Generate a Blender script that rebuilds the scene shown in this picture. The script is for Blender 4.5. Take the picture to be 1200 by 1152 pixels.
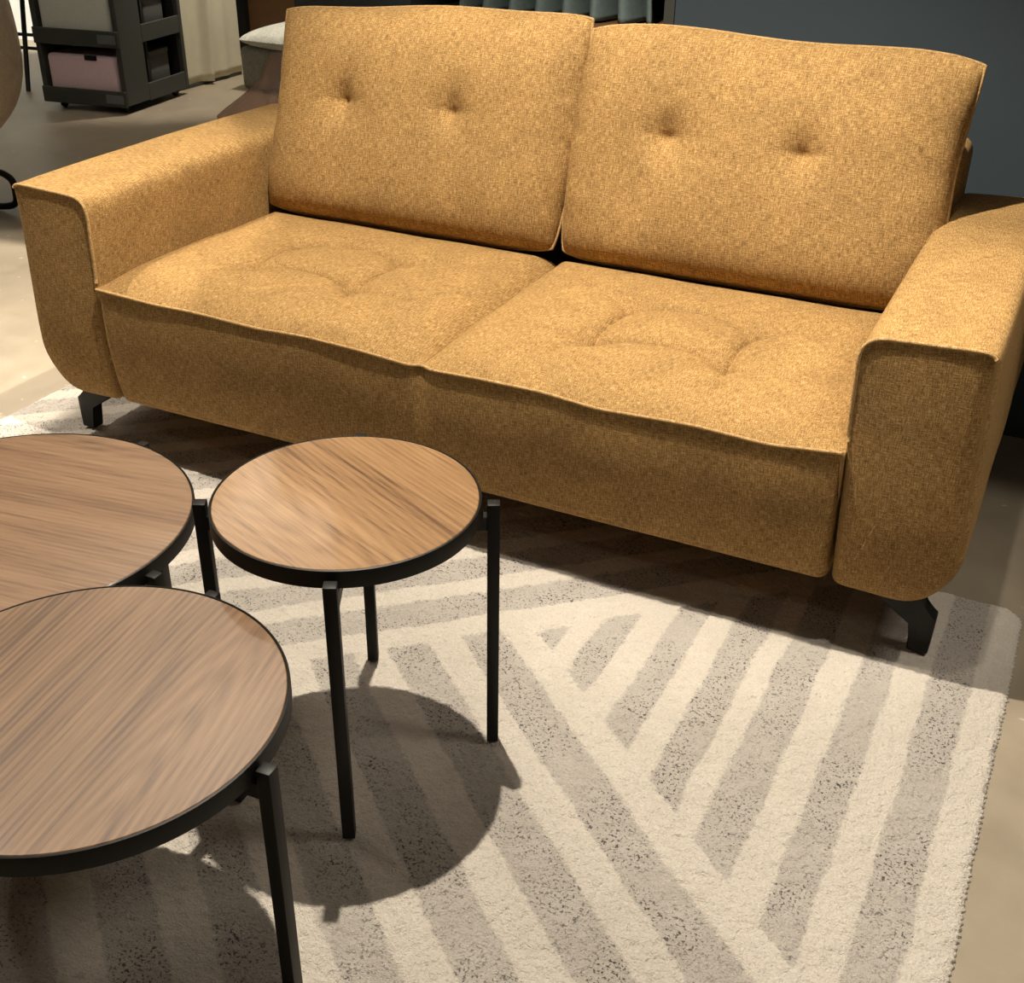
import bpy, bmesh, math, random
import numpy as np
from mathutils import Vector, Matrix
R = math.radians
random.seed(7); rng = np.random.default_rng(7)
S = bpy.context.scene; C = S.collection
for o in list(bpy.data.objects): bpy.data.objects.remove(o)

# ------------------------------------------------------------ camera
cd = bpy.data.cameras.new('camera'); cam = bpy.data.objects.new('camera', cd); C.objects.link(cam); S.camera = cam
yaw, pitch, roll = R(-26.3583), R(30.4353), R(0.5261)
fw = Vector((math.sin(yaw)*math.cos(pitch), math.cos(yaw)*math.cos(pitch), -math.sin(pitch)))
rt = Vector((math.cos(yaw), -math.sin(yaw), 0)); up = rt.cross(fw)
r2 = rt*math.cos(roll)+up*math.sin(roll); u2 = -rt*math.sin(roll)+up*math.cos(roll)
m = Matrix.Identity(4)
for i, v in enumerate((r2, u2, -fw)):
    for k in range(3): m[k][i] = v[k]
m.translation = Vector((1.0983, -1.8507, 1.3498)); cam.matrix_world = m
cd.sensor_fit = 'HORIZONTAL'; cd.sensor_width = 36; cd.lens = 1390.15/1200*36
cd.shift_x = (600-586.98)/1200; cd.shift_y = (595.54-576)/1200
cd.clip_start = .02; cd.clip_end = 60
# ------------------------------------------------------------ light
S.view_settings.view_transform = 'Standard'; S.view_settings.look = 'None'
S.view_settings.gamma = 1; S.view_settings.use_curve_mapping = False
S.view_settings.exposure = 0.25
W = bpy.data.worlds.new('world'); S.world = W; W.use_nodes = True
W.node_tree.nodes['Background'].inputs[0].default_value = (1, .90, .76, 1)
W.node_tree.nodes['Background'].inputs[1].default_value = .05
WARM = (1, .91, .78)
def spot(name, loc, target, power, cone, blend=.15, size=.02, col=WARM):
    l = bpy.data.lights.new(name, 'SPOT'); l.energy = power; l.color = col
    l.spot_size = R(cone); l.spot_blend = blend; l.shadow_soft_size = size
    o = bpy.data.objects.new(name, l); C.objects.link(o); o.location = loc
    o.rotation_euler = (Vector(target)-Vector(loc)).to_track_quat('-Z', 'Y').to_euler()
    return o
spot('spot_lamp_main', (.05, -.14, 2.6), (.3, -.3, 0), 330, 100, .5)
spot('spot_lamp_left', (-1.72, -.02, 2.6), (-1.72, 0, 0), 150, 57, .08)
spot('fill_light_corner', (-2.15, 0, 2.6), (-2.2, 0, 0), 520, 47, .12)  # added to brighten the left floor and rug corner without lifting the seat
spot('spot_lamp_front', (-.1, -1.95, 2.6), (.2, -.7, 0), 8, 100, .5)
spot('spot_lamp_right', (1.75, -.15, 2.6), (1.15, .0, 0), 60, 36, .3)
spot('fill_light_right', (2.3, .1, 2.9), (.2, -.75, 0), 60, 60, .6, .3)  # soft side fill, added to lift the shadows under the tables
spot('fill_light_left', (-2.1, -.15, 2.9), (.1, -.9, 0), 45, 60, .6, .3)  # opposite fill, likewise added to open up the table shadows
spot('fill_light_side_wall', (-5.0, 2.8, 3.2), (-5.6, 4.3, .9), 900, 36, .5, .05, (1, .97, .9))  # added light that whitens the side wall; no known fixture
spot('fill_light_curtain', (-2.6, 4.0, 3.2), (-3.5, 3.7, .6), 330, 38, .5, .05)  # added only to brighten the cream curtain
spot('fill_light_cart', (-1.9, .3, 3.0), (-3.5, 2.7, .35), 55, 30, .7, .05, (1, .95, .86))  # invented source that brightens the cart boxes and the armchair
spot('spot_lamp_seat', (.75, -.25, 2.6), (.55, .3, .4), 70, 34, .5)
spot('ceiling_fill_aisle', (-2.7, 2.2, 2.9), (-2.7, 2.2, 4.2), 170, 150, .6, .1, (1, .95, .88))  # unseen, added to brighten the ceiling that the tabletops reflect as haze
spot('ceiling_fill_rear', (-4.2, 4.4, 2.9), (-4.2, 4.4, 4.2), 190, 150, .6, .1, (1, .95, .88))  # second added ceiling brightener, further back, for the tabletop reflections

# ------------------------------------------------------------ materials
def new_mat(name):
    m = bpy.data.materials.new(name); m.use_nodes = True
    nt = m.node_tree; return m, nt, nt.nodes['Principled BSDF']
def N(nt, t, **kw):
    n = nt.nodes.new(t)
    for k, v in kw.items():
        if k in ('inp',):
            for a, b in v.items(): n.inputs[a].default_value = b
        else: setattr(n, k, v)
    return n
def srgb(r, g, b):
    f = lambda c: (c/255/12.92) if c/255 <= .04045 else ((c/255+.055)/1.055)**2.4
    return (f(r), f(g), f(b), 1)
def ramp(nt, stops):
    n = nt.nodes.new('ShaderNodeValToRGB'); e = n.color_ramp.elements
    while len(e) < len(stops): e.new(.5)
    for i, (p, c) in enumerate(stops): e[i].position = p; e[i].color = c
    return n
def mapping(nt, src, scale=(1, 1, 1), rot=(0, 0, 0), loc=(0, 0, 0)):
    n = nt.nodes.new('ShaderNodeMapping'); nt.links.new(src, n.inputs[0])
    n.inputs['Scale'].default_value = scale; n.inputs['Rotation'].default_value = rot; n.inputs['Location'].default_value = loc
    return n.outputs[0]
def noise(nt, vec, scale, detail=3, rough=.55, dist=0):
    n = nt.nodes.new('ShaderNodeTexNoise'); nt.links.new(vec, n.inputs['Vector'])
    n.inputs['Scale'].default_value = scale; n.inputs['Detail'].default_value = detail
    n.inputs['Roughness'].default_value = rough; n.inputs['Distortion'].default_value = dist
    return n.outputs['Fac']
def math_(nt, op, a, b=None, c=None):
    n = nt.nodes.new('ShaderNodeMath'); n.operation = op
    for i, v in enumerate((a, b, c)):
        if v is None: continue
        if isinstance(v, (int, float)): n.inputs[i].default_value = v
        else: nt.links.new(v, n.inputs[i])
    return n.outputs[0]
def mix(nt, f, a, b):
    n = nt.nodes.new('ShaderNodeMix'); n.data_type = 'RGBA'
    if isinstance(f, (int, float)): n.inputs[0].default_value = f
    else: nt.links.new(f, n.inputs[0])
    for i, v in ((6, a), (7, b)):
        if isinstance(v, tuple): n.inputs[i].default_value = v
        else: nt.links.new(v, n.inputs[i])
    return n.outputs[2]
def bump(nt, bs, h, strength=.5, dist=.001):
    n = nt.nodes.new('ShaderNodeBump'); n.inputs['Strength'].default_value = strength
    n.inputs['Distance'].default_value = dist; nt.links.new(h, n.inputs['Height'])
    nt.links.new(n.outputs[0], bs.inputs['Normal'])
def fabric(name, dark, base, light, thread=1.0, sheen=.35, strength=.55):
    m, nt, b = new_mat(name)
    tc = N(nt, 'ShaderNodeTexCoord').outputs['UV']
    a = noise(nt, mapping(nt, tc, (620/thread, 55/thread, 1)), 1, 2, .65)
    c = noise(nt, mapping(nt, tc, (70/thread, 560/thread, 1), loc=(3, 7, 0)), 1, 2, .65)
    fleck = noise(nt, mapping(nt, tc, (500/thread, 500/thread, 1)), 1, 2, .7)
    s = math_(nt, 'ADD', math_(nt, 'MULTIPLY', math_(nt, 'ADD', a, c), .36), math_(nt, 'MULTIPLY', fleck, .28))
    r = ramp(nt, [(.40, dark), (.50, base), (.60, light)]); nt.links.new(s, r.inputs[0])
    big = noise(nt, tc, 7, 6, .68, 1.2)            # crushed pile mottling
    rb = ramp(nt, [(.3, (.84, .83, .81, 1)), (.68, (1.13, 1.13, 1.12, 1))]); nt.links.new(big, rb.inputs[0])
    mx = nt.nodes.new('ShaderNodeMix'); mx.data_type = 'RGBA'; mx.blend_type = 'MULTIPLY'; mx.inputs[0].default_value = 1
    nt.links.new(r.outputs[0], mx.inputs[6]); nt.links.new(rb.outputs[0], mx.inputs[7])
    nt.links.new(mx.outputs[2], b.inputs['Base Color'])
    b.inputs['Roughness'].default_value = .85; b.inputs['Specular IOR Level'].default_value = .25
    b.inputs['Sheen Weight'].default_value = sheen; b.inputs['Sheen Roughness'].default_value = .4
    b.inputs['Sheen Tint'].default_value = light
    bump(nt, b, s, strength, .0022)
    return m
M = {}
M['mustard'] = fabric('mustard_chenille', srgb(105, 78, 42), srgb(149, 115, 67), srgb(191, 157, 104), 1, .12, .5)
M['piping'] = fabric('mustard_piping', srgb(112, 84, 48), srgb(164, 130, 84), srgb(206, 174, 122), .7, .2, .3)
M['beige'] = fabric('beige_upholstery', srgb(196, 178, 156), srgb(216, 200, 178), srgb(230, 215, 195), 1.5)
M['grey_cloth'] = fabric('grey_upholstery', srgb(160, 160, 150), srgb(190, 190, 180), srgb(215, 215, 205), 1.5)
M['grey_body'] = fabric('grey_body_cloth', srgb(95, 95, 85), srgb(120, 118, 106), srgb(140, 138, 125), 1.5)
def plain(name, col, rough=.5, metal=0, spec=.5, var=.0, scale=20):
    m, nt, b = new_mat(name)
    tc = N(nt, 'ShaderNodeTexCoord').outputs['Object']
    n = noise(nt, tc, scale, 4)
    k = .06+var
    lo = tuple(c*(1-k) for c in col[:3])+(1,); hi = tuple(min(1, c*(1+k)) for c in col[:3])+(1,)
    nt.links.new(mix(nt, n, lo, hi), b.inputs['Base Color'])
    b.inputs['Roughness'].default_value = rough; b.inputs['Metallic'].default_value = metal
    b.inputs['Specular IOR Level'].default_value = spec
    return m
M['black_metal'] = plain('black_powder_coat', srgb(18, 17, 14), .5, 0, .28)
M['cart_grey'] = plain('charcoal_laminate', srgb(62, 63, 58), .55, 0, .4)
M['cart_inside'] = plain('dark_shelf_interior', srgb(24, 24, 22), .7)
M['label_grey'] = plain('grey_label_holder', srgb(96, 100, 102), .4)
M['box_white'] = plain('white_ribbed_box', srgb(205, 208, 194), .6, var=.03, scale=60)
M['box_pink'] = plain('pink_box', srgb(226, 198, 202), .6, var=.03, scale=60)
M['box_grey'] = plain('grey_box', srgb(88, 86, 82), .6)
M['blue_wall'] = plain('slate_blue_paint', srgb(60, 70, 76), .8, 0, .25, .04, 3)
M['far_wall'] = plain('white_wall_paint', srgb(226, 226, 216), .8)
M['ceiling'] = plain('ceiling_paint', srgb(215, 208, 196), .9)
M['niche'] = plain('dark_niche_paint', srgb(30, 28, 24), .8)
M['brown_wood'] = plain('brown_board', srgb(104, 74, 44), .5, var=.15, scale=14)
M['cream_cloth'] = plain('cream_cloth', srgb(205, 198, 172), .8, var=.02)
M['drape'] = plain('slate_drape_cloth', srgb(104, 120, 118), .75, var=.22, scale=60)
M['dark_cloth'] = plain('dark_under_cloth', srgb(40, 34, 26), .95)
# plastic film
m, nt, b = new_mat('clear_plastic_film'); M['film'] = m
b.inputs['Base Color'].default_value = srgb(190, 170, 160); b.inputs['Roughness'].default_value = .18
tcn = N(nt, 'ShaderNodeTexCoord').outputs['Object']
tr = N(nt, 'ShaderNodeBsdfTransparent'); tr.inputs[0].default_value = (.62, .52, .48, 1)
ms = N(nt, 'ShaderNodeMixShader'); ms.inputs[0].default_value = .3
nt.links.new(tr.outputs[0], ms.inputs[1]); nt.links.new(b.outputs[0], ms.inputs[2])
nt.links.new(ms.outputs[0], nt.nodes['Material Output'].inputs[0])
bump(nt, b, noise(nt, tcn, 30, 3), .6, .01)
# polished concrete floor
m, nt, b = new_mat('polished_concrete'); M['floor'] = m
tc = N(nt, 'ShaderNodeTexCoord').outputs['Object']
n1 = noise(nt, tc, 1.3, 6, .6, .5); n2 = noise(nt, tc, 9, 6, .65, .3)
r1 = ramp(nt, [(.3, srgb(124, 113, 96)), (.7, srgb(151, 139, 119))]); nt.links.new(math_(nt, 'ADD', math_(nt, 'MULTIPLY', n1, .6), math_(nt, 'MULTIPLY', n2, .4)), r1.inputs[0])
chip = noise(nt, tc, 26, 2, .5)
cr = ramp(nt, [(.71, (0, 0, 0, 1)), (.74, (1, 1, 1, 1))]); nt.links.new(chip, cr.inputs[0])
nt.links.new(mix(nt, math_(nt, 'MULTIPLY', cr.outputs[0], .35), r1.outputs[0], srgb(215, 205, 190)), b.inputs['Base Color'])
rr = ramp(nt, [(.3, (.48, .48, .48, 1)), (.7, (.62, .62, .62, 1))]); nt.links.new(n2, rr.inputs[0]); nt.links.new(rr.outputs[0], b.inputs['Roughness'])
bump(nt, b, n2, .08, .004)
# rug
m, nt, b = new_mat('rug_pile'); M['rug'] = m
tc = N(nt, 'ShaderNodeTexCoord').outputs['Object']
at = N(nt, 'ShaderNodeAttribute'); at.attribute_name = 'stripe'
st0 = at.outputs['Fac']
big = noise(nt, tc, 14, 4, .6); fine = noise(nt, tc, 240, 3, .7); mid = noise(nt, tc, 90, 3, .7)
st = math_(nt, 'MINIMUM', math_(nt, 'MAXIMUM', math_(nt, 'ADD', math_(nt, 'MULTIPLY', math_(nt, 'ADD', st0, math_(nt, 'MULTIPLY', math_(nt, 'SUBTRACT', mid, .5), .022)), 190), .5), 0), 1)
cream = mix(nt, big, srgb(208, 198, 183), srgb(228, 219, 206))
grey0 = mix(nt, big, srgb(168, 159, 148), srgb(192, 184, 173))
sp = ramp(nt, [(.39, (1, 1, 1, 1)), (.43, (0, 0, 0, 1))]); nt.links.new(noise(nt, tc, 210, 2, .6), sp.inputs[0])
patch = ramp(nt, [(.36, (.15, .15, .15, 1)), (.6, (1, 1, 1, 1))]); nt.links.new(noise(nt, tc, 8, 3, .6), patch.inputs[0])
grey1 = mix(nt, math_(nt, 'MULTIPLY', sp.outputs[0], math_(nt, 'MULTIPLY', patch.outputs[0], .95)), grey0, srgb(62, 56, 50))
wf = ramp(nt, [(.62, (0, 0, 0, 1)), (.68, (1, 1, 1, 1))]); nt.links.new(fine, wf.inputs[0])
grey2 = mix(nt, math_(nt, 'MULTIPLY', wf.outputs[0], .6), grey1, srgb(222, 214, 198))
cream2 = mix(nt, math_(nt, 'MULTIPLY', math_(nt, 'MULTIPLY', fine, fine), 1.1), cream, srgb(168, 158, 142))
nt.links.new(mix(nt, st, cream2, grey2), b.inputs['Base Color'])
b.inputs['Roughness'].default_value = .95; b.inputs['Specular IOR Level'].default_value = .1
b.inputs['Sheen Weight'].default_value = .25
bump(nt, b, math_(nt, 'ADD', fine, mid), 1.0, .006)
# wood top, grain along the disc's local x
def wood(name, seed, lo, mi, hi, ring=1.0, off=(0, 0), rw=.05):
    m, nt, b = new_mat(name)
    tc = N(nt, 'ShaderNodeTexCoord').outputs['Object']
    wob = noise(nt, mapping(nt, tc, (3, 9, 1), loc=(seed, seed, 0)), 1, 3)
    wv = nt.nodes.new('ShaderNodeTexWave'); wv.wave_type = 'RINGS'; wv.rings_direction = 'Z'; wv.wave_profile = 'SIN'
    nt.links.new(mapping(nt, tc, (.11*ring, 1, 0), loc=(off[0]*.11, off[1], 0)), wv.inputs['Vector'])
    wv.inputs['Scale'].default_value = 34; wv.inputs['Distortion'].default_value = 1.6; wv.inputs['Detail'].default_value = 3
    wv.inputs['Detail Scale'].default_value = 2.2; wv.inputs['Detail Roughness'].default_value = .6
    st1 = noise(nt, mapping(nt, tc, (3.2, 150, 1), loc=(seed*2, 0, 0)), 1, 6, .75)
    pore = noise(nt, mapping(nt, tc, (12, 420, 1), loc=(0, seed, 0)), 1, 4, .75)
    bands = noise(nt, mapping(nt, tc, (1.4, 19, 1), loc=(seed, 1, 0)), 1, 3, .6)
    s = math_(nt, 'ADD', math_(nt, 'ADD', .035-rw/2, math_(nt, 'MULTIPLY', wv.outputs['Fac'], rw)), math_(nt, 'MULTIPLY', st1, .42))
    s = math_(nt, 'ADD', s, math_(nt, 'MULTIPLY', bands, .36)); s = math_(nt, 'ADD', s, math_(nt, 'MULTIPLY', pore, .2))
    r = ramp(nt, [(.40, lo), (.51, mi), (.64, hi)]); nt.links.new(s, r.inputs[0])
    pr = ramp(nt, [(.33, (1, 1, 1, 1)), (.42, (0, 0, 0, 1))]); nt.links.new(pore, pr.inputs[0])
    nt.links.new(mix(nt, math_(nt, 'MULTIPLY', pr.outputs[0], .45), r.outputs[0], lo), b.inputs['Base Color'])
    b.inputs['Roughness'].default_value = .38; b.inputs['Specular IOR Level'].default_value = .5
    b.inputs['Coat Weight'].default_value = .8; b.inputs['Coat Roughness'].default_value = .08
    bump(nt, b, pore, .08, .0005)
    return m
M['wood_small'] = wood('oak_laminate_small', 1.7, srgb(78, 52, 32), srgb(130, 98, 64), srgb(154, 121, 84), 1, (.9, .1))
M['wood_front'] = wood('oak_laminate_front', 5.1, srgb(78, 56, 38), srgb(110, 83, 58), srgb(128, 100, 73), 1.0, (.40, .14), .075)
M['wood_left'] = wood('oak_laminate_left', 9.3, srgb(88, 65, 47), srgb(122, 94, 70), srgb(138, 110, 84), 1, (1.1, -.3))

# ------------------------------------------------------------ mesh helpers
def link(name, me, mat, parent=None):
    o = bpy.data.objects.new(name, me); C.objects.link(o)
    if mat: me.materials.append(mat)
    if parent: o.parent = parent
    return o
def raw(name, V, F, mat, parent=None, uv=None, smooth=True):
    me = bpy.data.meshes.new(name)
    me.from_pydata([tuple(v) for v in V], [], F); me.update()
    if uv is not None:
        l = me.uv_layers.new(name='UVMap'); li = np.empty(len(me.loops), 'i'); me.loops.foreach_get('vertex_index', li)
        l.data.foreach_set('uv', np.asarray(uv, 'f')[li].ravel())
    if smooth: me.polygons.foreach_set('use_smooth', [True]*len(me.polygons))
    return link(name, me, mat, parent)
def grid_faces(nu, nv, off=0, cu=False, cv=False, flip=False):
    F = []
    for i in range(nu if cu else nu-1):
        for j in range(nv if cv else nv-1):
            a = off+i*nv+j; b = off+((i+1) % nu)*nv+j; c = off+((i+1) % nu)*nv+(j+1) % nv; d = off+i*nv+(j+1) % nv
            F.append((a, d, c, b) if flip else (a, b, c, d))
    return F
def obj_bm(name, bm, mat, parent=None, bevel=0, seg=2, smooth=True):
    if bevel: bmesh.ops.bevel(bm, geom=bm.edges[:]+bm.verts[:], offset=bevel, segments=seg, affect='EDGES', profile=.5)
    bmesh.ops.recalc_face_normals(bm, faces=bm.faces)
    me = bpy.data.meshes.new(name)
    uvl = bm.loops.layers.uv.new('UVMap')
    for f in bm.faces:
        n = f.normal; k = max(range(3), key=lambda i: abs(n[i]))
        for l in f.loops:
            c = l.vert.co; l[uvl].uv = (c.y, c.z) if k == 0 else ((c.x, c.z) if k == 1 else (c.x, c.y))
    bm.to_mesh(me); bm.free()
    if smooth:
        me.polygons.foreach_set('use_smooth', [True]*len(me.polygons)); me.set_sharp_from_angle(angle=R(35))
    return link(name, me, mat, parent)
def add_box(bm, lo, hi, rot=None, mid=None):
    vs = []
    for x in (lo[0], hi[0]):
        for y in (lo[1], hi[1]):
            for z in (lo[2], hi[2]):
                v = Vector((x, y, z))
                if rot: v = rot @ v
                if mid: v = v+Vector(mid)
                vs.append(bm.verts.new(v))
    for f in ((0, 1, 3, 2), (4, 6, 7, 5), (0, 4, 5, 1), (2, 3, 7, 6), (0, 2, 6, 4), (1, 5, 7, 3)): bm.faces.new([vs[i] for i in f])
def box(name, lo, hi, mat, parent=None, bevel=.0, **k):
    bm = bmesh.new(); add_box(bm, lo, hi); return obj_bm(name, bm, mat, parent, bevel, **k)
def tube(name, pts, r, mat, parent=None, n=8, closed=False):
    pts = [Vector(p) for p in pts]; V = []; UV = []; L = len(pts); d = 0
    up0 = None
    for i, p in enumerate(pts):
        a = pts[(i-1) % L] if closed or i else p; b = pts[(i+1) % L] if closed or i < L-1 else p
        t = (b-a).normalized()
        if up0 is None: up0 = Vector((0, 0, 1)) if abs(t.z) < .9 else Vector((1, 0, 0))
        s = t.cross(up0).normalized(); w = s.cross(t).normalized(); up0 = w
        if i: d += (p-pts[i-1]).length
        for k in range(n):
            an = 2*math.pi*k/n; V.append(p+s*r*math.cos(an)+w*r*math.sin(an)); UV.append((d, k/n*2*math.pi*r))
    F = grid_faces(L, n, 0, closed, True, True)
    if not closed: F += [tuple(range(n)), tuple(reversed(range((L-1)*n, L*n)))]
    return raw(name, V, F, mat, parent, UV)
def empty(name, loc, rz=0, label=None, cat=None, group=None):
    o = bpy.data.objects.new(name, None); C.objects.link(o); o.location = loc; o.rotation_euler = (0, 0, rz); o.empty_display_size = .1
    tag(o, label, cat, group); return o
def tag(o, label=None, cat=None, group=None, kind=None):
    if label: o['label'] = label
    if cat: o['category'] = cat
    if group: o['group'] = group
    if kind: o['kind'] = kind
    return o
def struct(o): o['kind'] = 'structure'; return o
def prism(bm, poly, a, b, axis=1):
    """polygon in the plane normal to axis, extruded from a to b"""
    def P(p, t): return (p[0], t, p[1]) if axis == 1 else ((t, p[0], p[1]) if axis == 0 else (p[0], p[1], t))
    A = [bm.verts.new(P(p, a)) for p in poly]; B = [bm.verts.new(P(p, b)) for p in poly]; n = len(poly)
    bm.faces.new(A); bm.faces.new(B[::-1])
    for i in range(n): bm.faces.new((A[i], A[(i+1) % n], B[(i+1) % n], B[i]))
_perm = rng.random((64, 64))
def vnoise(x, y, s):
    """smooth value noise, arrays in, 0..1"""
    X = np.asarray(x)*s; Y = np.asarray(y)*s; xi = np.floor(X).astype(int); yi = np.floor(Y).astype(int)
    fx = X-xi; fy = Y-yi; fx = fx*fx*(3-2*fx); fy = fy*fy*(3-2*fy)
    g = lambda a, b: _perm[a % 64, b % 64]
    return (g(xi, yi)*(1-fx)+g(xi+1, yi)*fx)*(1-fy)+(g(xi, yi+1)*(1-fx)+g(xi+1, yi+1)*fx)*fy

# ------------------------------------------------------------ the setting
Z = .012
struct(box('floor', (-9, -5, -.08), (6, 9, 0), M['floor'], smooth=False))
bw_y = 1.12
bm = bmesh.new()            # slate blue wall behind the sofa, with a niche opening
add_box(bm, (-1.04, bw_y, 0), (-.66, bw_y+.6, 4.2)); add_box(bm, (.085, bw_y, 0), (5.9, bw_y+.6, 4.2))
add_box(bm, (-.66, bw_y, 0), (.085, bw_y+.6, .86)); add_box(bm, (-.66, bw_y, 1.9), (.085, bw_y+.6, 4.2))
add_box(bm, (-.66, bw_y+.5, .86), (.085, bw_y+.6, 1.9))
wb = struct(obj_bm('wall_back', bm, M['blue_wall'], smooth=False))
box('niche_lining', (-.655, bw_y+.47, .862), (.08, bw_y+.495, 1.895), M['niche'], wb)
struct(box('trim_1', (.062, bw_y-.006, .862), (.088, bw_y+.02, 1.9), M['cart_grey']))
struct(box('wall_far', (-9, 8.6, 0), (6, 8.8, 4.2), M['far_wall'], smooth=False))
struct(box('wall_side', (-7.5, 4.3, 0), (-4.3, 4.4, 4.2), M['far_wall'], smooth=False))
struct(box('wall_left', (-9, -5, 0), (-8.8, 8.6, 4.2), M['far_wall'], smooth=False))
struct(box('ceiling', (-9, -5, 4.2), (6, 9, 4.3), M['ceiling'], smooth=False))

# ------------------------------------------------------------ rug
def stripe(x, y):
    """signed distance to the nearest stripe edge, positive inside a grey stripe"""
    w = (vnoise(x+5, y+5, 12)-.5)*.009
    c = y+.85*x+w; e = y-.9*x+w; xx = x+w
    kc, ke = 1.312, 1.345
    band = lambda t, lo, wd, P: wd/2-np.abs(((t-lo) % P)-wd/2)
    def per(t, lo, wd, P):
        m_ = (t-lo+(P-wd)/2) % P-(P-wd)/2
        return wd/2-np.abs(m_-wd/2)
    sE = np.minimum(per(e, -.397, .104, .172)/ke, (e+.45)/ke)
    sD = np.minimum(np.minimum(per(c, -.068, .102, .1865)/kc, (.075-c)/kc), (-.475-e)/ke)
    sY = np.full(x.shape, -1.)
    for a, wd in ((.333, .072), (.45, .055), (.567, .060), (.68, .063), (.787, .073), (.922, .06), (1.043, .07)):
        sY = np.maximum(sY, wd/2-np.abs(xx-a-wd/2))
    sY = np.minimum(np.minimum(sY, (c-.116)/kc), (-.497-e)/ke)
    return np.maximum(np.maximum(sE, sD), sY)
def build_rug():
    x0, x1, y0, y1 = -1.252, 1.174, -1.5, .315; d = .0036
    nx = int((x1-x0)/d); ny = int((y1-y0)/d)
    X, Y = np.meshgrid(np.linspace(x0, x1, nx), np.linspace(y0, y1, ny), indexing='ij')
    s = stripe(X, Y)
    g_ = np.clip(s/.004+.5, 0, 1)
    z = Z-.0045-.0015*g_+rng.normal(0, .0009, X.shape)+(vnoise(X, Y, 90)-.5)*.004
    ex = np.minimum(np.minimum(X-x0, x1-X), np.minimum(Y-y0, y1-Y))
    z = np.where(ex < .009, z*(.35+.65*np.clip(ex/.009, 0, 1)), z)
    # slightly wavy, tufted border
    w = .004*(vnoise(Y, X*0, 9)-.5)+.003*(rng.random(Y.shape)-.5)
    X2 = X+np.where(X > x1-.006, w+.002*np.sin(Y*520), 0)+np.where(X < x0+.006, w, 0)
    Y2 = Y+np.where(Y > y1-.006, w, 0)
    rc = .05                                        # softly rounded corners
    for sx, cx in ((1, x1-rc), (-1, x0+rc)):
        for sy, cy in ((1, y1-rc), (-1, y0+rc)):
            mk = (sx*(X2-cx) > 0) & (sy*(Y2-cy) > 0)
            dx = np.abs(X2-cx); dy = np.abs(Y2-cy); mx = np.maximum(dx, dy); h = np.hypot(dx, dy)+1e-9
            k = np.where(mk, mx/h, 1); X2 = cx+(X2-cx)*k; Y2 = cy+(Y2-cy)*k
    V = np.stack([X2, Y2, z], -1).reshape(-1, 3)
    # skirt
    idx = np.arange(nx*ny).reshape(nx, ny)
    ring = list(idx[:, 0])+list(idx[-1, 1:])+list(idx[-2::-1, -1])+list(idx[0, -2:0:-1])
    B = V[ring].copy(); B[:, 2] = .0005
    n0 = len(V); V = np.vstack([V, B])
    a = idx[:-1, :-1].ravel(); b = idx[1:, :-1].ravel(); c = idx[1:, 1:].ravel(); dd = idx[:-1, 1:].ravel()
    F = np.stack([a, b, c, dd], 1)
    L = len(ring); rg = np.array(ring); k = np.arange(L); k2 = (k+1) % L
    F = np.vstack([F, np.stack([rg[k], n0+k, n0+k2, rg[k2]], 1)])
    me = bpy.data.meshes.new('area_rug')
    me.vertices.add(len(V)); me.vertices.foreach_set('co', V.ravel())
    me.loops.add(F.size); me.loops.foreach_set('vertex_index', F.ravel().astype('i'))
    me.polygons.add(len(F)); me.polygons.foreach_set('loop_start', (np.arange(len(F))*4).astype('i'))
    me.polygons.foreach_set('use_smooth', np.ones(len(F), bool))
    me.update(calc_edges=True); me.validate()
    at = me.attributes.new('stripe', 'FLOAT', 'POINT')
    at.data.foreach_set('value', np.concatenate([s.ravel(), s.ravel()[ring]]).astype('f'))
    o = link('area_rug', me, M['rug'])
    tag(o, 'cream and grey short-pile rug with chevron stripes under the mustard sofa', 'rug')
build_rug()

# ------------------------------------------------------------ sofa
sofa = empty('sofa', (0, .45, 0), 0, 'mustard yellow two-seater fabric sofa with tufted seat and back cushions', 'sofa')
ORG = Vector((0, .45, 0))
def attach(o):
    o.parent = sofa; o.location = -ORG; return o
def seg_d(X, Y, a, b):
    ax, ay = a; bx, by = b; dx, dy = bx-ax, by-ay; t = np.clip(((X-ax)*dx+(Y-ay)*dy)/(dx*dx+dy*dy), 0, 1)
    return np.hypot(X-ax-t*dx, Y-ay-t*dy)
def arc_pts(a, b, sag, n=8):
    a = np.array(a); b = np.array(b); nrm = np.array([-(b-a)[1], (b-a)[0]]); nrm = nrm/np.linalg.norm(nrm)
    return [tuple(a+(b-a)*t+nrm*sag*4*t*(1-t)) for t in np.linspace(0, 1, n)]
_px = [-.84, -.815, -.665, -.559, -.392, -.274, -.140, -.042, -.013, .007, .129, .265, .378, .477, .566, .698, .824, .84]
_pz = [.4290, .4280, .4215, .4235, .4175, .4225, .4180, .4110, .4080, .4080, .4120, .4130, .4030, .4080, .4115, .4060, .4195, .4205]
_xs = np.linspace(-.84, .84, 400); _k = np.hanning(17); _k /= _k.sum()
_zz = np.convolve(np.pad(np.interp(_xs, _px, _pz), 8, mode='edge'), _k, 'valid')
def ztop(x): return np.interp(np.asarray(x, float), _xs, _zz)    # height of the front piping along the seat
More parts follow.
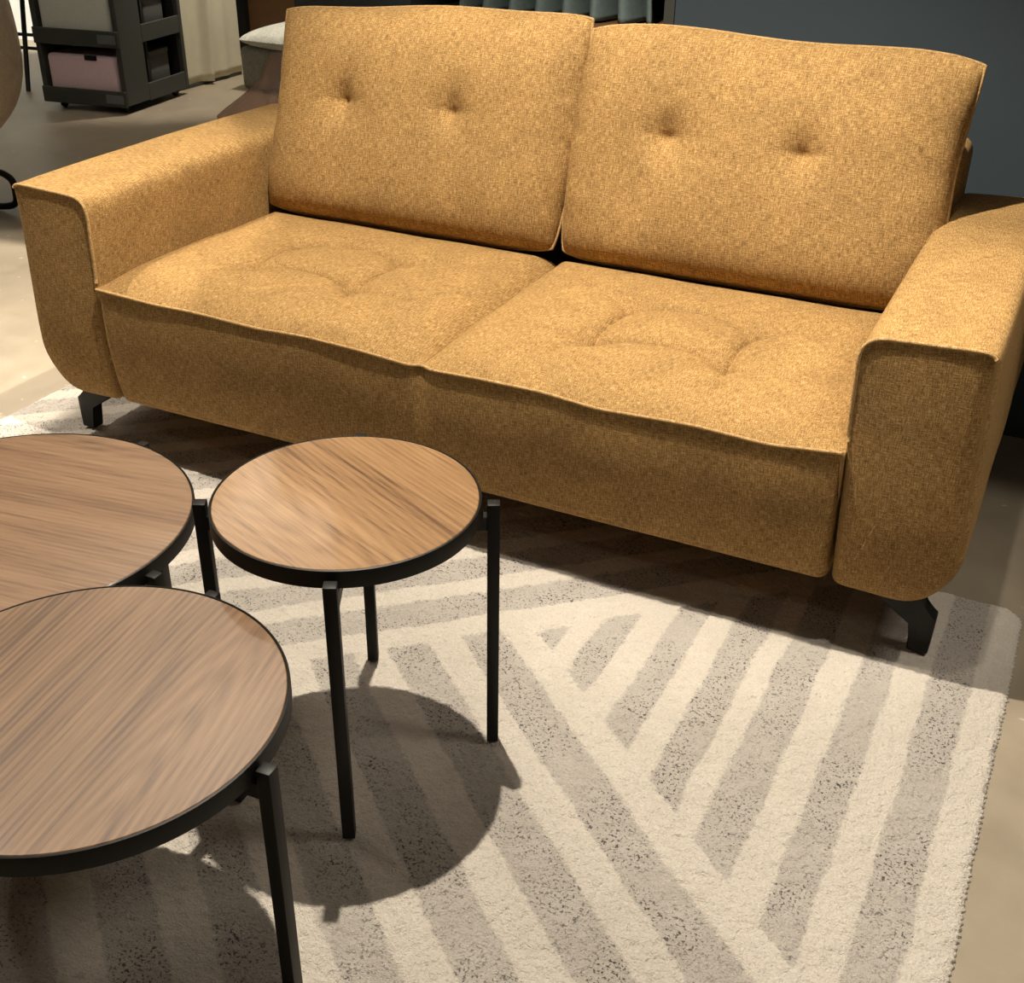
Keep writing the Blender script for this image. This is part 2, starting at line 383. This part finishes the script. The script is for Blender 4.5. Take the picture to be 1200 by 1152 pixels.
# front panel
def front_panel():
    nx, nz = 220, 60; V = []; UV = []
    xs = np.linspace(-.828, .828, nx)
    for x in xs:
        zt = float(ztop(x)); e = max(0, abs(x)-.808)/.02; back = .02*(1-math.sqrt(max(0, 1-e*e)))
        L = 0
        for j in range(nz):
            t = j/(nz-1)
            if t < .8:
                q = t/.8; z = zt-.004+(.165-zt)*q; y = .0+.018*q+(-.010*math.sin(math.pi*q)**.7)
            else:
                a = (t-.8)/.2*math.pi/2; z = .165-.026*math.sin(a); y = .018+.026*(1-math.cos(a))+max(0, (t-.9))*3
            y += -.006*0+.012*math.exp(-(x/.018)**2)*max(0, 1-t*2.2)+back+.0025*(float(vnoise(x+3, z+3, 7))-.5)
            V.append((x, y, z)); UV.append((x, z))
    F = grid_faces(nx, nz, 0, flip=True)
    # side returns
    n0 = len(V)
    for s, col in ((-1, 0), (1, nx-1)):
        base = len(V)
        for j in range(nz): p = V[col*nz+j]; V.append((p[0], .30, p[2])); UV.append((.3, p[2]))
        for j in range(nz-1):
            a, b = col*nz+j, col*nz+j+1; c, d = base+j+1, base+j
            F.append((a, b, c, d) if s > 0 else (a, d, c, b))
    return attach(raw('front_panel', V, F, M['mustard'], None, UV))
front_panel()
attach(tube('front_piping', [(x, -.0015+(.012*math.exp(-(x/.018)**2)), float(ztop(x))-.001) for x in np.linspace(-.826, .826, 160)], .0036, M['piping']))
def seat_cushion(sgn, tufts):
    nx, ny = 300, 250
    xa, xb = (0.0, .83) if sgn > 0 else (-.83, 0.0)
    D = .66
    u = np.linspace(0, 1, nx); v = np.linspace(0, 1, ny)
    X, Y = np.meshgrid(xa+(xb-xa)*u, D*v, indexing='ij')
    dx = np.minimum(X-xa, xb-X); edge = np.minimum(dx, D-Y)
    prof = 1-np.exp(-edge/.032)
    proff = 1-np.exp(-Y/.05)
    h = .046*prof*proff
    h += .010*np.sin(np.pi*u)[:, None]*np.sin(np.pi*np.clip(v*1.1, 0, 1))[None, :]
    t1, t2, t3, t4 = tufts      # outer-back, outer-front, inner-back, inner-front order per side
    segs = []
    segs += list(zip(arc_pts(t1, t3, .035)[:-1], arc_pts(t1, t3, .035)[1:]))
    segs += list(zip(arc_pts(t2, t4, .035)[:-1], arc_pts(t2, t4, .035)[1:]))
    segs += [(t1, t2), (t3, t4)]
    wk = [(t1, (t1[0]-.13, t1[1]+.07)), (t3, (t3[0]+.14, t3[1]+.05)), (t2, (t2[0]-.13, t2[1]-.0)), (t4, (t4[0]+.15, t4[1]-.02)),
          (t2, (t2[0]-.05, t2[1]-.10)), (t4, (t4[0]+.02, t4[1]-.11))]
    hc = np.zeros_like(h)
    d = np.full(h.shape, 9.)
    for a, b in segs: d = np.minimum(d, seg_d(X, Y, a, b))
    hc += .0120*np.exp(-d/.007)+.0130*np.exp(-d/.028)
    d2 = np.full(h.shape, 9.)
    for a, b in wk: d2 = np.minimum(d2, seg_d(X, Y, a, b))
    hc += .0065*np.exp(-d2/.007)+.0050*np.exp(-d2/.025)
    for t in tufts: r = np.hypot(X-t[0], Y-t[1]); hc += .020*np.exp(-(r/.014)**1.1)+.012*np.exp(-(r/.055)**2)
    h = h-hc+.0035*(vnoise(X+9, Y+4, 9)-.5)
    z0 = ztop(X)*(1-v[None, :])+.412*v[None, :]
    Zz = z0+h
    Yy = Y+.012*np.exp(-(X/.018)**2)*(1-v[None, :])**6
    V = np.stack([X, Yy, Zz], -1).reshape(-1, 3)
    UV = np.stack([X, Y+h*1.5], -1).reshape(-1, 2)
    F = grid_faces(nx, ny)
    V = list(map(tuple, V)); UV = list(map(tuple, UV))
    # skirt down on all four sides so the cushion has a body
    idx = np.arange(nx*ny).reshape(nx, ny)
    ring = list(idx[:, 0])+list(idx[-1, 1:])+list(idx[-2::-1, -1])+list(idx[0, -2:0:-1])
    n0 = len(V)
    for r in ring: x, y, z = V[r]; V.append((x, y+.004*(y < .01), z-.10 if y > .01 else z-.02)); UV.append((x, z-.1))
    L = len(ring)
    for k in range(L): F.append((ring[k], n0+k, n0+(k+1) % L, ring[(k+1) % L]))
    F.append(tuple(n0+k for k in reversed(range(L))))
    return attach(raw('seat_cushion', V, F, M['mustard'], None, UV))
seat_cushion(-1, [(-.559, .402), (-.570, .217), (-.28, .41), (-.282, .207)])
seat_cushion(1, [(.288, .398), (.28, .199), (.562, .38), (.555, .201)])
# hidden body under the cushions
bm = bmesh.new(); add_box(bm, (-.82, .06, .15), (.82, 1.0, .345)); attach(obj_bm('base_frame', bm, M['dark_cloth']))
# back frame
def soft_box(name, lo, hi, r, mat, nseg=4):
    bm = bmesh.new(); add_box(bm, lo, hi)
    return obj_bm(name, bm, mat, None, r, nseg)
attach(soft_box('back_frame', (-.845, .83, .30), (.845, 1.02, .745), .035, M['mustard'], 5))
# arms
def rounded_poly(pts, rad, n=7):
    out = []; K = len(pts)
    for i, p in enumerate(pts):
        p = Vector(p); a = Vector(pts[i-1])-p; b = Vector(pts[(i+1) % K])-p; r = rad[i]
        an = a.angle(b); t = min(r/math.tan(an/2), a.length*.49, b.length*.49)
        A = p+a.normalized()*t; B = p+b.normalized()*t
        for k in range(n+1):
            s = k/n; out.append(((1-s)**2*A+2*s*(1-s)*p+s*s*B, i, s))
    return out
def resample(pl, step):
    P = [p for p, _, _ in pl]; out = []; n = len(P)
    for i in range(n):
        a, b = P[i], P[(i+1) % n]; k = max(1, int((b-a).length/step))
        for j in range(k): out.append(a+(b-a)*j/k)
    return out
def arm(sgn):
    pts = [(.838, .139), (.995, .135), (1.052, .225), (1.036, .638), (.821, .628)]
    pl = resample(rounded_poly(pts, [.026, .09, .13, .028, .045]), .012)
    n = len(pl); cen = Vector((.93, .40))
    cv = []
    for i in range(n):
        t = (pl[(i+1) % n]-pl[i-1]).normalized(); cv.append(Vector((-t.y, t.x)))     # inward normal (ccw)
    yf, yr = .006, 1.0
    def rad(p, nrm):   # edge softness towards front: sharp piping on top/inner, soft outside and below
        top = max(0, -nrm.y); inn = max(0, nrm.x) if p.y > .40 else 0
        k = min(1, (top**1.5+inn**1.5)*1.2) if p.y > .3 else 0
        low = 1 if p.y < .3 else max(0, 1-(p.y-.3)/.2)
        base = .024
        return base*(1-k)+.004*k
    def bk0(z): return .012*max(0, (.32-z)/.18)**1.5
    V = []; UV = []; rings = []
    def bk(z): return .012*max(0, (.32-z)/.18)**1.5
    def ring(y, off, sc=None, bulge=0):
        r = []
        for i, p in enumerate(pl):
            q = p+cv[i]*off[i]
            if sc is not None: q = cen+(q-cen)*sc
            x, z = q.x, q.y; w = y[i] if isinstance(y, list) else y
            if sc is not None and y == 'front': w = yf+bk(z)-.007*max(0, math.sin(math.pi*min(1, max(0, (x-.825)/.215))))**.8*max(0, math.sin(math.pi*min(1, max(0, (z-.14)/.49))))**.8
            # soft crown of the arm top and slight sag in side faces
            V.append((sgn*x, w, z)); UV.append((x+w*.0, w+z))
            r.append(len(V)-1)
        rings.append(r)
    rr = [rad(p, c) for p, c in zip(pl, cv)]
    for _ in range(14): rr = [(rr[i-1]+rr[i]+rr[(i+1) % n])/3 for i in range(n)]
    back = [bk0(p.y) for p in pl]     # lower front leans back
    # front cap: concentric rings then the rounded rim
    for s in (.02, .15, .3, .45, .6, .72, .82, .9, .96):
        ring('front', rr, s)
    for k in range(0, 7):
        a = k/6*math.pi/2
        ring([yf+back[i]+rr[i]*(1-math.cos(a)) for i in range(n)], [rr[i]*(1-math.sin(a)) for i in range(n)])
    for y in np.linspace(.08, yr-.05, 60):
        crown = []
        for i in range(n):
            c = 0
            nz = -cv[i].y
            if nz > .3: c = -.006*math.sin(math.pi*min(1, (y-.02)/.95))*nz - .003*(float(vnoise(pl[i].x*1.0+2, y, 8))-.5)
            else: c = .004*(float(vnoise(pl[i].y+1, y+2, 5))-.5)
            crown.append(c)
        ring(float(y), crown)
    for k in range(1, 7):
        a = k/6*math.pi/2; ring(yr-.05+.05*math.sin(a), [.05*(1-math.cos(a))]*n)
    for s in (.7, .4, .1): ring(yr, [.05]*n, s)
    F = []
    for a, b in zip(rings[:-1], rings[1:]):
        for i in range(n):
            j = (i+1) % n; F.append((a[i], a[j], b[j], b[i]) if sgn > 0 else (a[i], b[i], b[j], a[j]))
    F.append(tuple(rings[0]) if sgn < 0 else tuple(reversed(rings[0]))); F.append(tuple(rings[-1]) if sgn > 0 else tuple(reversed(rings[-1])))
    # uv: side faces use (y, perimeter), front faces (x, z)
    me_uv = []
    per = [0]
    for i in range(1, n): per.append(per[-1]+(pl[i]-pl[i-1]).length)
    for ri, r in enumerate(rings):
        for i, vi in enumerate(r):
            x, y, z = V[vi]
            me_uv.append((x, z) if ri < 12 else (y+.3, per[i]))
    o = attach(raw('arm', V, F, M['mustard'], None, me_uv))
    # piping from the outer top corner over the arm and down the inner edge to the seat
    i0 = max(range(n), key=lambda i: pl[i].x+pl[i].y); i1 = max(i for i in range(n) if pl[i].y > .43)
    path = [(sgn*(pl[i].x+cv[i].x*rr[i]*.3), yf+back[i]+.0005, pl[i].y+cv[i].y*rr[i]*.3) for i in range(i0, i1+1)]
    attach(tube('arm_piping', path, .0036, M['piping']))
for s in (-1, 1): arm(s)
# back cushions
def back_cushion(x0, x1, tufts, seed, ztl, ztr):
    nu, nv = 150, 110
    U, Vv = np.meshgrid(np.linspace(-1, 1, nu), np.linspace(-1, 1, nv), indexing='ij')
    # denser sampling close to the seam
    U = np.sign(U)*(1-(1-np.abs(U))**1.5*.999-.001*(1-np.abs(U))); Vv = np.sign(Vv)*(1-(1-np.abs(Vv))**1.35)
    W = (x1-x0)/2; cx = (x0+x1)/2
    # outline: nearly square pillow, softened corners, lower corners rounder
    ax = np.where(Vv < 0, .03, .004)*np.abs(Vv)**7
    X = cx+W*U*(1-ax)+.006*np.sin(Vv*3+seed)*np.abs(U)**4
    zt = ztl+(ztr-ztl)*(U+1)/2
    zc = .45+(Vv+1)/2*(zt-.45)-(np.abs(U)**8)*.018*Vv*.8+np.where(Vv > 0, .004*np.sin(U*5+seed)*Vv**3, 0)
    tt = (zc-.45)/.5
    yc = .628+.168*tt
    f = (1-np.abs(U)**5)**.5*np.where(Vv > 0, (1-np.abs(Vv)**3.2)**.62, (1-np.abs(Vv)**6)**.5)
    tf = .082*f; tb = .075*f
    dz = np.zeros_like(tf); XX = X; ZZ = zc
    pos = (vnoise(X+seed, zc*1.2, 7)-.5)*.006
    for (tx, tz) in tufts:
        r = np.hypot(XX-tx, (ZZ-tz)); dz += .020*np.exp(-(r/.016)**1.2)+.016*np.exp(-(r/.055)**2)
        dz += .006*np.exp(-np.abs(ZZ-tz-.004)/.012)*np.exp(-((XX-tx)/.06)**2)
        dz += .006*np.exp(-((XX-tx)/.02)**2)*np.exp(-np.abs(ZZ-tz-.03)/.035)*(ZZ > tz)
    # pull wrinkles near the side seams
    wr = .004*np.sin(ZZ*75+seed*3+4*vnoise(X, ZZ, 9))*np.exp(-(W*(1-np.abs(U)))/.022)
    tf = tf+(pos-dz+wr)*np.clip(f*1.5, 0, 1)
    n = np.array([0, -.947, .322])
    Fr = np.stack([X, yc+n[1]*tf, zc+n[2]*tf], -1); Bk = np.stack([X, yc-n[1]*tb, zc-n[2]*tb], -1)
    V = np.vstack([Fr.reshape(-1, 3), Bk.reshape(-1, 3)])
    UV = np.vstack([np.stack([X, zc], -1).reshape(-1, 2)]*2)
    F = grid_faces(nu, nv)+grid_faces(nu, nv, nu*nv, flip=True)
    idx = np.arange(nu*nv).reshape(nu, nv)
    ring = list(idx[:, 0])+list(idx[-1, 1:])+list(idx[-2::-1, -1])+list(idx[0, -2:0:-1])
    L = len(ring); o = nu*nv
    for k in range(L): F.append((ring[k], ring[k]+o, ring[(k+1) % L]+o, ring[(k+1) % L]))
    ob = attach(raw('back_cushion', V, F, M['mustard'], None, UV))
    rp = [Fr.reshape(-1, 3)[r] for r in ring][::2]
    pp = tube('cushion_piping', [tuple(p) for p in rp], .0042, M['piping'], None, closed=True); pp.parent = ob
    return ob
back_cushion(-.815, .014, [(-.587, .715), (-.286, .72)], 1.3, .925, .962)
back_cushion(.008, .850, [(.248, .722), (.545, .718)], 4.1, .945, .935)
# sofa feet
def foot(sgn, front):
    poly = [(.885, .15), (.938, .098), (.985, .072), (.988, .013), (1.026, .013), (1.028, .092), (1.004, .108), (.985, .15)]
    y0, y1 = (.072, .104) if front else (.87, .902)
    z_off = 0 if front else -.012
    bm = bmesh.new(); prism(bm, [(sgn*x, z+(z_off if z < .02 else 0)) for x, z in poly], y0, y1)
    attach(obj_bm('leg', bm, M['black_metal'], None, .003, 2))
for s in (-1, 1):
    for fr in (True, False): foot(s, fr)

# ------------------------------------------------------------ nesting tables
def side_table(name, cx, cy, h, r, rl, ang, grain, wood_mat, label):
    t = empty(name, (cx, cy, Z), 0, label, 'table', 'round tables with black frames on the rug')
    H = h-Z; n = 128
    # wood disc, object-space x = grain direction
    bm = bmesh.new()
    prof = [(0, H-.020), (r-.004, H-.020), (r-.004, H-.0012), (r-.0052, H), (0, H)]
    rings = []
    for k in range(n):
        a = 2*math.pi*k/n; rings.append([bm.verts.new((p[0]*math.cos(a), p[0]*math.sin(a), p[1])) for p in prof[1:4]])
    for k in range(n):
        A, B = rings[k], rings[(k+1) % n]
        for j in range(2): bm.faces.new((A[j], B[j], B[j+1], A[j+1]))
    bm.faces.new([q[2] for q in rings]); bm.faces.new([q[0] for q in reversed(rings)])
    top = obj_bm('tabletop', bm, wood_mat, t); top.rotation_euler = (0, 0, R(grain))
    # black rim band
    V = []; pr = [(r-.0038, H-.0006), (r-.0028, H+.0004), (r-.0006, H-.0004), (r, H-.002), (r, H-.027), (r-.003, H-.029), (r-.012, H-.029), (r-.012, H-.0205), (r-.0038, H-.0205)]
    m_ = len(pr)
    for k in range(n):
        a = 2*math.pi*k/n; V += [(p[0]*math.cos(a), p[0]*math.sin(a), p[1]) for p in pr]
    o = raw('rim', V, grid_faces(n, m_, 0, True, True), M['black_metal'], t); o.data.set_sharp_from_angle(angle=R(40))
    s = .0095
    for k in range(4):
        a = R(ang+90*k); bm = bmesh.new()
        add_box(bm, (rl-s, -s, 0), (rl+s, s, H-.009), Matrix.Rotation(a, 3, 'Z'))
        obj_bm('leg', bm, M['black_metal'], t, .0012, 2)
    for k in range(2):
        a = R(ang+90*k); zt = H-.030-(.0 if k == 0 else 0)
        bm = bmesh.new(); add_box(bm, (-rl+s, -.009, zt-.024), (rl-s, .009, zt), Matrix.Rotation(a, 3, 'Z'))
        for sx in (-1, 1):
            pass
        obj_bm('cross_bar', bm, M['black_metal'], t, .001, 1)
    return t
side_table('side_table', .2216, -.5944, .4768, .1998, .2171, 27.14, -22.7, M['wood_small'], 'smallest and tallest of the round wood-topped tables, standing right of the others')
side_table('coffee_table', .139, -1.0663, .4075, .2533, .2660, 3.1, 99.9, M['wood_front'], 'round wood-topped black-rimmed table nearest the camera, overlapping the lower left table')
side_table('coffee_table', -.3645, -.7257, .3503, .3039, .3190, -1.5, 6.7, M['wood_left'], 'low wide round wood-topped table at the left edge, between front table and sofa')

# ------------------------------------------------------------ things behind
exec_later = []
# display cart
def cart():
    t = empty('display_cart', (-3.37, 2.87, 0), R(8), 'charcoal open-sided display cart on castors, on the floor behind the left sofa arm', 'display cart')
    w, d = .50, .58; H = 1.49
    lv = [.045+.285*k for k in range(6)]
    bm = bmesh.new()
    add_box(bm, (-w, 0, .04), (-w+.03, d, H)); add_box(bm, (-.03, 0, .04), (0, .20, H)); add_box(bm, (-.03, d-.03, .04), (0, d, H))
    obj_bm('side_frame', bm, M['cart_grey'], t, .003, 1)
    for z in lv:
        bm = bmesh.new(); add_box(bm, (-w+.032, .002, z), (-.032, d-.032, z+.02)); obj_bm('shelf', bm, M['cart_inside'], t)
    for z in lv[:-1]:
        bm = bmesh.new(); add_box(bm, (-w, -.012, z-.01), (0, .0, z+.068)); f = obj_bm('fascia', bm, M['cart_grey'], t, .003, 1)
        box('label_holder', (-.115, -.016, z+.008), (-.012, -.0125, z+.05), M['label_grey'], f)
        bm = bmesh.new(); add_box(bm, (-.012, .2, z-.01), (.0, d-.03, z+.075)); obj_bm('side_rail', bm, M['cart_grey'], t, .002, 1)
        bm = bmesh.new(); add_box(bm, (-w+.032, .26, z+.02), (-.032, .28, z+.285)); obj_bm('divider_panel', bm, M['cart_inside'], t)
    bm = bmesh.new(); add_box(bm, (-w+.03, d-.03, .05), (-.03, d-.014, H)); obj_bm('back_panel', bm, M['cart_inside'], t)
    for x, y in ((-w+.07, .06), (-.06, .06), (-w+.07, d-.07), (-.05, d-.07)):
        bm = bmesh.new(); bmesh.ops.create_cone(bm, cap_ends=True, segments=20, radius1=.022, radius2=.022, depth=.022, matrix=Matrix.Translation((x, y, .022)) @ Matrix.Rotation(R(90), 4, 'Y'))
        c = obj_bm('castor', bm, M['black_metal'], t, .002, 1)
        bm = bmesh.new(); add_box(bm, (x-.014, y-.008, .03), (x+.014, y+.008, .046)); obj_bm('castor_fork', bm, M['black_metal'], c)
    return t
ct = cart()
def cart_box(z, mat, label, x0=-.462, x1=-.055, h=.205):
    base = Vector((-3.37, 2.87, 0)); rot = Matrix.Rotation(R(8), 3, 'Z')
    t = empty('storage_box', base+rot @ Vector(((x0+x1)/2, .135, z)), R(8), label, 'box', 'boxes on the display cart')
    w = (x1-x0)/2
    bm = bmesh.new(); add_box(bm, (-w, -.12, 0), (w, .12, h)); obj_bm('body', bm, mat, t, .022, 4)
    box('latch', (.03, -.126, h-.02), (.10, -.118, h+.004), M['black_metal'], t, .002)
cart_box(.066, M['box_pink'], 'pale pink rounded box on the bottom shelf of the display cart')
cart_box(.352, M['box_white'], 'off-white rounded box on the shelf above the pink box')
for z, nm in ((.066, 'bottom shelf, seen through the open side of the display cart'), (.351, 'second shelf, seen through the open side of the display cart')):
    base = Vector((-3.37, 2.87, 0)); rot = Matrix.Rotation(R(8), 3, 'Z')
    p = base+rot @ Vector((-.16, .40, z))
    t = empty('storage_box', p, R(8), 'dark grey box on the '+nm, 'box', 'boxes on the display cart')
    bm = bmesh.new(); add_box(bm, (-.11, -.09, 0), (.11, .09, .17)); obj_bm('body', bm, M['box_grey'], t, .01, 2)
    bm = bmesh.new(); add_box(bm, (-.112, -.092, .165), (.112, .092, .19)); obj_bm('lid', bm, M['box_grey'], t, .006, 2)

# cream curtain / draped partition
def curtain():
    nu, nv = 120, 60; V = []; UV = []
    for i in range(nu):
        u = i/(nu-1)
        for j in range(nv):
            v = j/(nv-1); y = 3.42+.60*u
            fold = .05*math.exp(-((u-.47-.18*v)/.05)**2)+.02*math.exp(-((u-.75-.1*v)/.08)**2)+.006*math.sin(u*14)
            V.append((-3.54+fold, y, .02+2.5*v)); UV.append((y, 2.5*v))
    n0 = len(V)
    V += [(x-.02, y, z) for x, y, z in V]; UV += UV[:]
    F = grid_faces(nu, nv)+grid_faces(nu, nv, n0, flip=True)
    idx = np.arange(nu*nv).reshape(nu, nv)
    ring = [int(q) for q in list(idx[:, 0])+list(idx[-1, 1:])+list(idx[-2::-1, -1])+list(idx[0, -2:0:-1])]
    for k in range(len(ring)): a, b = ring[k], ring[(k+1) % len(ring)]; F.append((a, a+n0, b+n0, b))
    t = empty('curtain_partition', (-3.54, 3.72, 0), 0, 'cream fabric partition with a draped fold standing right of the charcoal display cart', 'partition')
    o = raw('curtain', V, F, M['cream_cloth'], t, UV); o.location = (3.54, -3.72, 0)
    box('base_rail', (-.025, -.30, 0), (.0, .30, .018), M['cart_grey'], t)
curtain()

# grey ottoman with loose cushion
t = empty('ottoman', (-2.88, 4.0, 0), R(0), 'grey upholstered ottoman with a pale cushion top beyond the left back cushion', 'ottoman')
bm = bmesh.new(); add_box(bm, (-.40, -.32, .0), (.45, .35, .225)); obj_bm('body', bm, M['grey_body'], t, .03, 3)
def pillow(name, mat, parent, w, d, z, th):
    nu = 50; V = []; UV = []
    for s in (1, -1):
        for i in range(nu):
            for j in range(nu):
                u = -1+2*i/(nu-1); v = -1+2*j/(nu-1); f = math.sqrt(max(0, 1-abs(u)**3.5))*math.sqrt(max(0, 1-abs(v)**3.5))
                k = 1-.05*abs(u*v)**4
                V.append((w*u*k, d*v*k, z+s*th*f)); UV.append((w*u, d*v))
    F = grid_faces(nu, nu)+grid_faces(nu, nu, nu*nu, flip=True)
    return raw(name, V, F, mat, parent, UV)
pillow('seat_pad', M['grey_cloth'], t, .43, .36, .262, .07).location = (.02, .015, 0)
# brown panelled wall end with a black edge behind the ottoman, floor to ceiling
wr = struct(box('wall_rear', (-3.90, 4.55, 0), (-1.6, 4.7, 4.2), M['brown_wood'], smooth=False))
struct(box('trim_2', (-3.98, 4.50, 0), (-3.86, 4.72, 4.2), M['black_metal']))
# beige armchair far left
t = empty('armchair', (-2.87, 1.25, 0), 0, 'beige upholstered lounge chair on a low black loop base, cut by the left edge', 'armchair')
def shell():
    nu, nv = 60, 44; V = []; UV = []
    for j in range(nv):
        v = j/(nv-1); z = .20+.75*v
        k = (1-(1-min(1, v/.5))**2.2)**.5 if v < .5 else 1-.12*((v-.5)/.5)**2
        k = max(k, .3)
        for i in range(nu):
            a = 2*math.pi*i/nu; c, s_ = math.cos(a), math.sin(a)
            V.append((.37*k*abs(c)**.8*(1 if c > 0 else -1), .37*k*abs(s_)**.8*(1 if s_ > 0 else -1), z)); UV.append((a*.36, z))
    for j in range(nv):
        v = 1-j/(nv-1)*.5
        for i in range(nu):
            a = 2*math.pi*i/nu; c, s_ = math.cos(a), math.sin(a)
            V.append((.27*abs(c)**.8*(1 if c > 0 else -1), .27*abs(s_)**.8*(1 if s_ > 0 else -1), .20+.75*v)); UV.append((a*.3, v))
    F = grid_faces(nv*2, nu, 0, False, True)
    F.append(tuple(range(nu))); F.append(tuple(reversed(range(len(V)-nu, len(V)))))
    return raw('shell', V, F, M['beige'], t, UV)
shell()
bm = bmesh.new(); add_box(bm, (.10, -.06, .15), (.145, .0, .30)); obj_bm('support_post', bm, M['beige'], t, .008, 2)
bm = bmesh.new(); add_box(bm, (-.145, -.06, .15), (-.10, .0, .30)); obj_bm('support_post', bm, M['beige'], t, .008, 2)
loop = []
for k in range(40):
    a = 2*math.pi*k/40; c, s_ = math.cos(a), math.sin(a)
    loop.append((.31*abs(c)**.5*(1 if c > 0 else -1), -.06, .088+.074*abs(s_)**.5*(1 if s_ > 0 else -1)))
tube('leg_loop', loop, .013, M['black_metal'], t, closed=True)
tube('leg_loop', [(x, .10, z) for x, _, z in loop], .013, M['black_metal'], t, closed=True)

# black trestle far behind
t = empty('trestle_frame', (-4.28, 3.2, 0), R(8), 'small black metal trestle frame standing just left of the charcoal display cart', 'frame')
for dx in (0, .26):
    for dy in (-.14, .14): tube('leg', [(dx, dy, 0), (dx, dy*.2, .62)], .013, M['black_metal'], t)
    tube('top_bar', [(dx, -.05, .62), (dx, .05, .62)], .013, M['black_metal'], t)
for z in (.20, .27): tube('stretcher', [(-.2, 0, z), (.27, 0, z)], .009, M['black_metal'], t)
tube('rail', [(-.2, 0, .20), (-.2, 0, .27)], .009, M['black_metal'], t)

# clear plastic film on the rear of the left arm
def film():
    nu, nv = 60, 40; V = []
    tx = np.interp(np.linspace(0, 1, nu), [0, .35, .55, .7, 1], [-1.30, -1.14, -1.085, -1.04, -.90])
    tz = np.interp(np.linspace(0, 1, nu), [0, .35, .55, .7, 1], [.555, .678, .752, .757, .765])
    for i in range(nu):
        u = i/(nu-1)
        for j in range(nv):
            v = j/(nv-1)
            z = .30+(tz[i]-.30)*v
            y = 1.052+.012*math.sin(u*13+v*5)+.012*abs(math.sin(v*9+u*6))-.010*math.exp(-((v-.94)/.02)**2)-.012*math.exp(-((v-.62-.25*u)/.025)**2)
            V.append((tx[i]+.03*(1-v), y, z))
    o = raw('plastic_film', V, grid_faces(nu, nv), M['film'])
    md = o.modifiers.new('thick', 'SOLIDIFY'); md.thickness = .002
    tag(o, 'clear crumpled plastic film hanging behind the rear end of the left sofa arm', 'plastic film')
film()

# niche: board and pleated drape
b_ = box('wooden_shelf', (-.655, bw_y+.005, .862), (.055, bw_y+.46, .880), M['brown_wood'], None, .003)
tag(b_, 'brown wooden shelf board in the dark wall niche behind the sofa', 'shelf')
def drape():
    nu, nv = 160, 40; V = []; UV = []
    for i in range(nu):
        u = i/(nu-1)
        for j in range(nv):
            v = j/(nv-1); sp = 1+.25*(1-v)
            x = -.27+(u-.5)*.44*sp
            f = .5+.5*math.cos(u*7*2*math.pi); f = f**.35
            y = bw_y+.05-.11*f+.05*v+.12
            V.append((x, y, .885+.5*v)); UV.append((u*.5, v*.5))
    n0 = len(V); V += [(x, y+.02, z) for x, y, z in V]; UV += UV[:]
    F = grid_faces(nu, nv)+grid_faces(nu, nv, n0, flip=True)
    idx = np.arange(nu*nv).reshape(nu, nv)
    ring = [int(q) for q in list(idx[:, 0])+list(idx[-1, 1:])+list(idx[-2::-1, -1])+list(idx[0, -2:0:-1])]
    for k in range(len(ring)): a, b = ring[k], ring[(k+1) % len(ring)]; F.append((a, a+n0, b+n0, b))
    o = raw('pleated_drape', V, F, M['drape'], None, UV)
    tag(o, 'slate grey-green pleated drape standing on the niche shelf behind the sofa', 'drape')
drape()
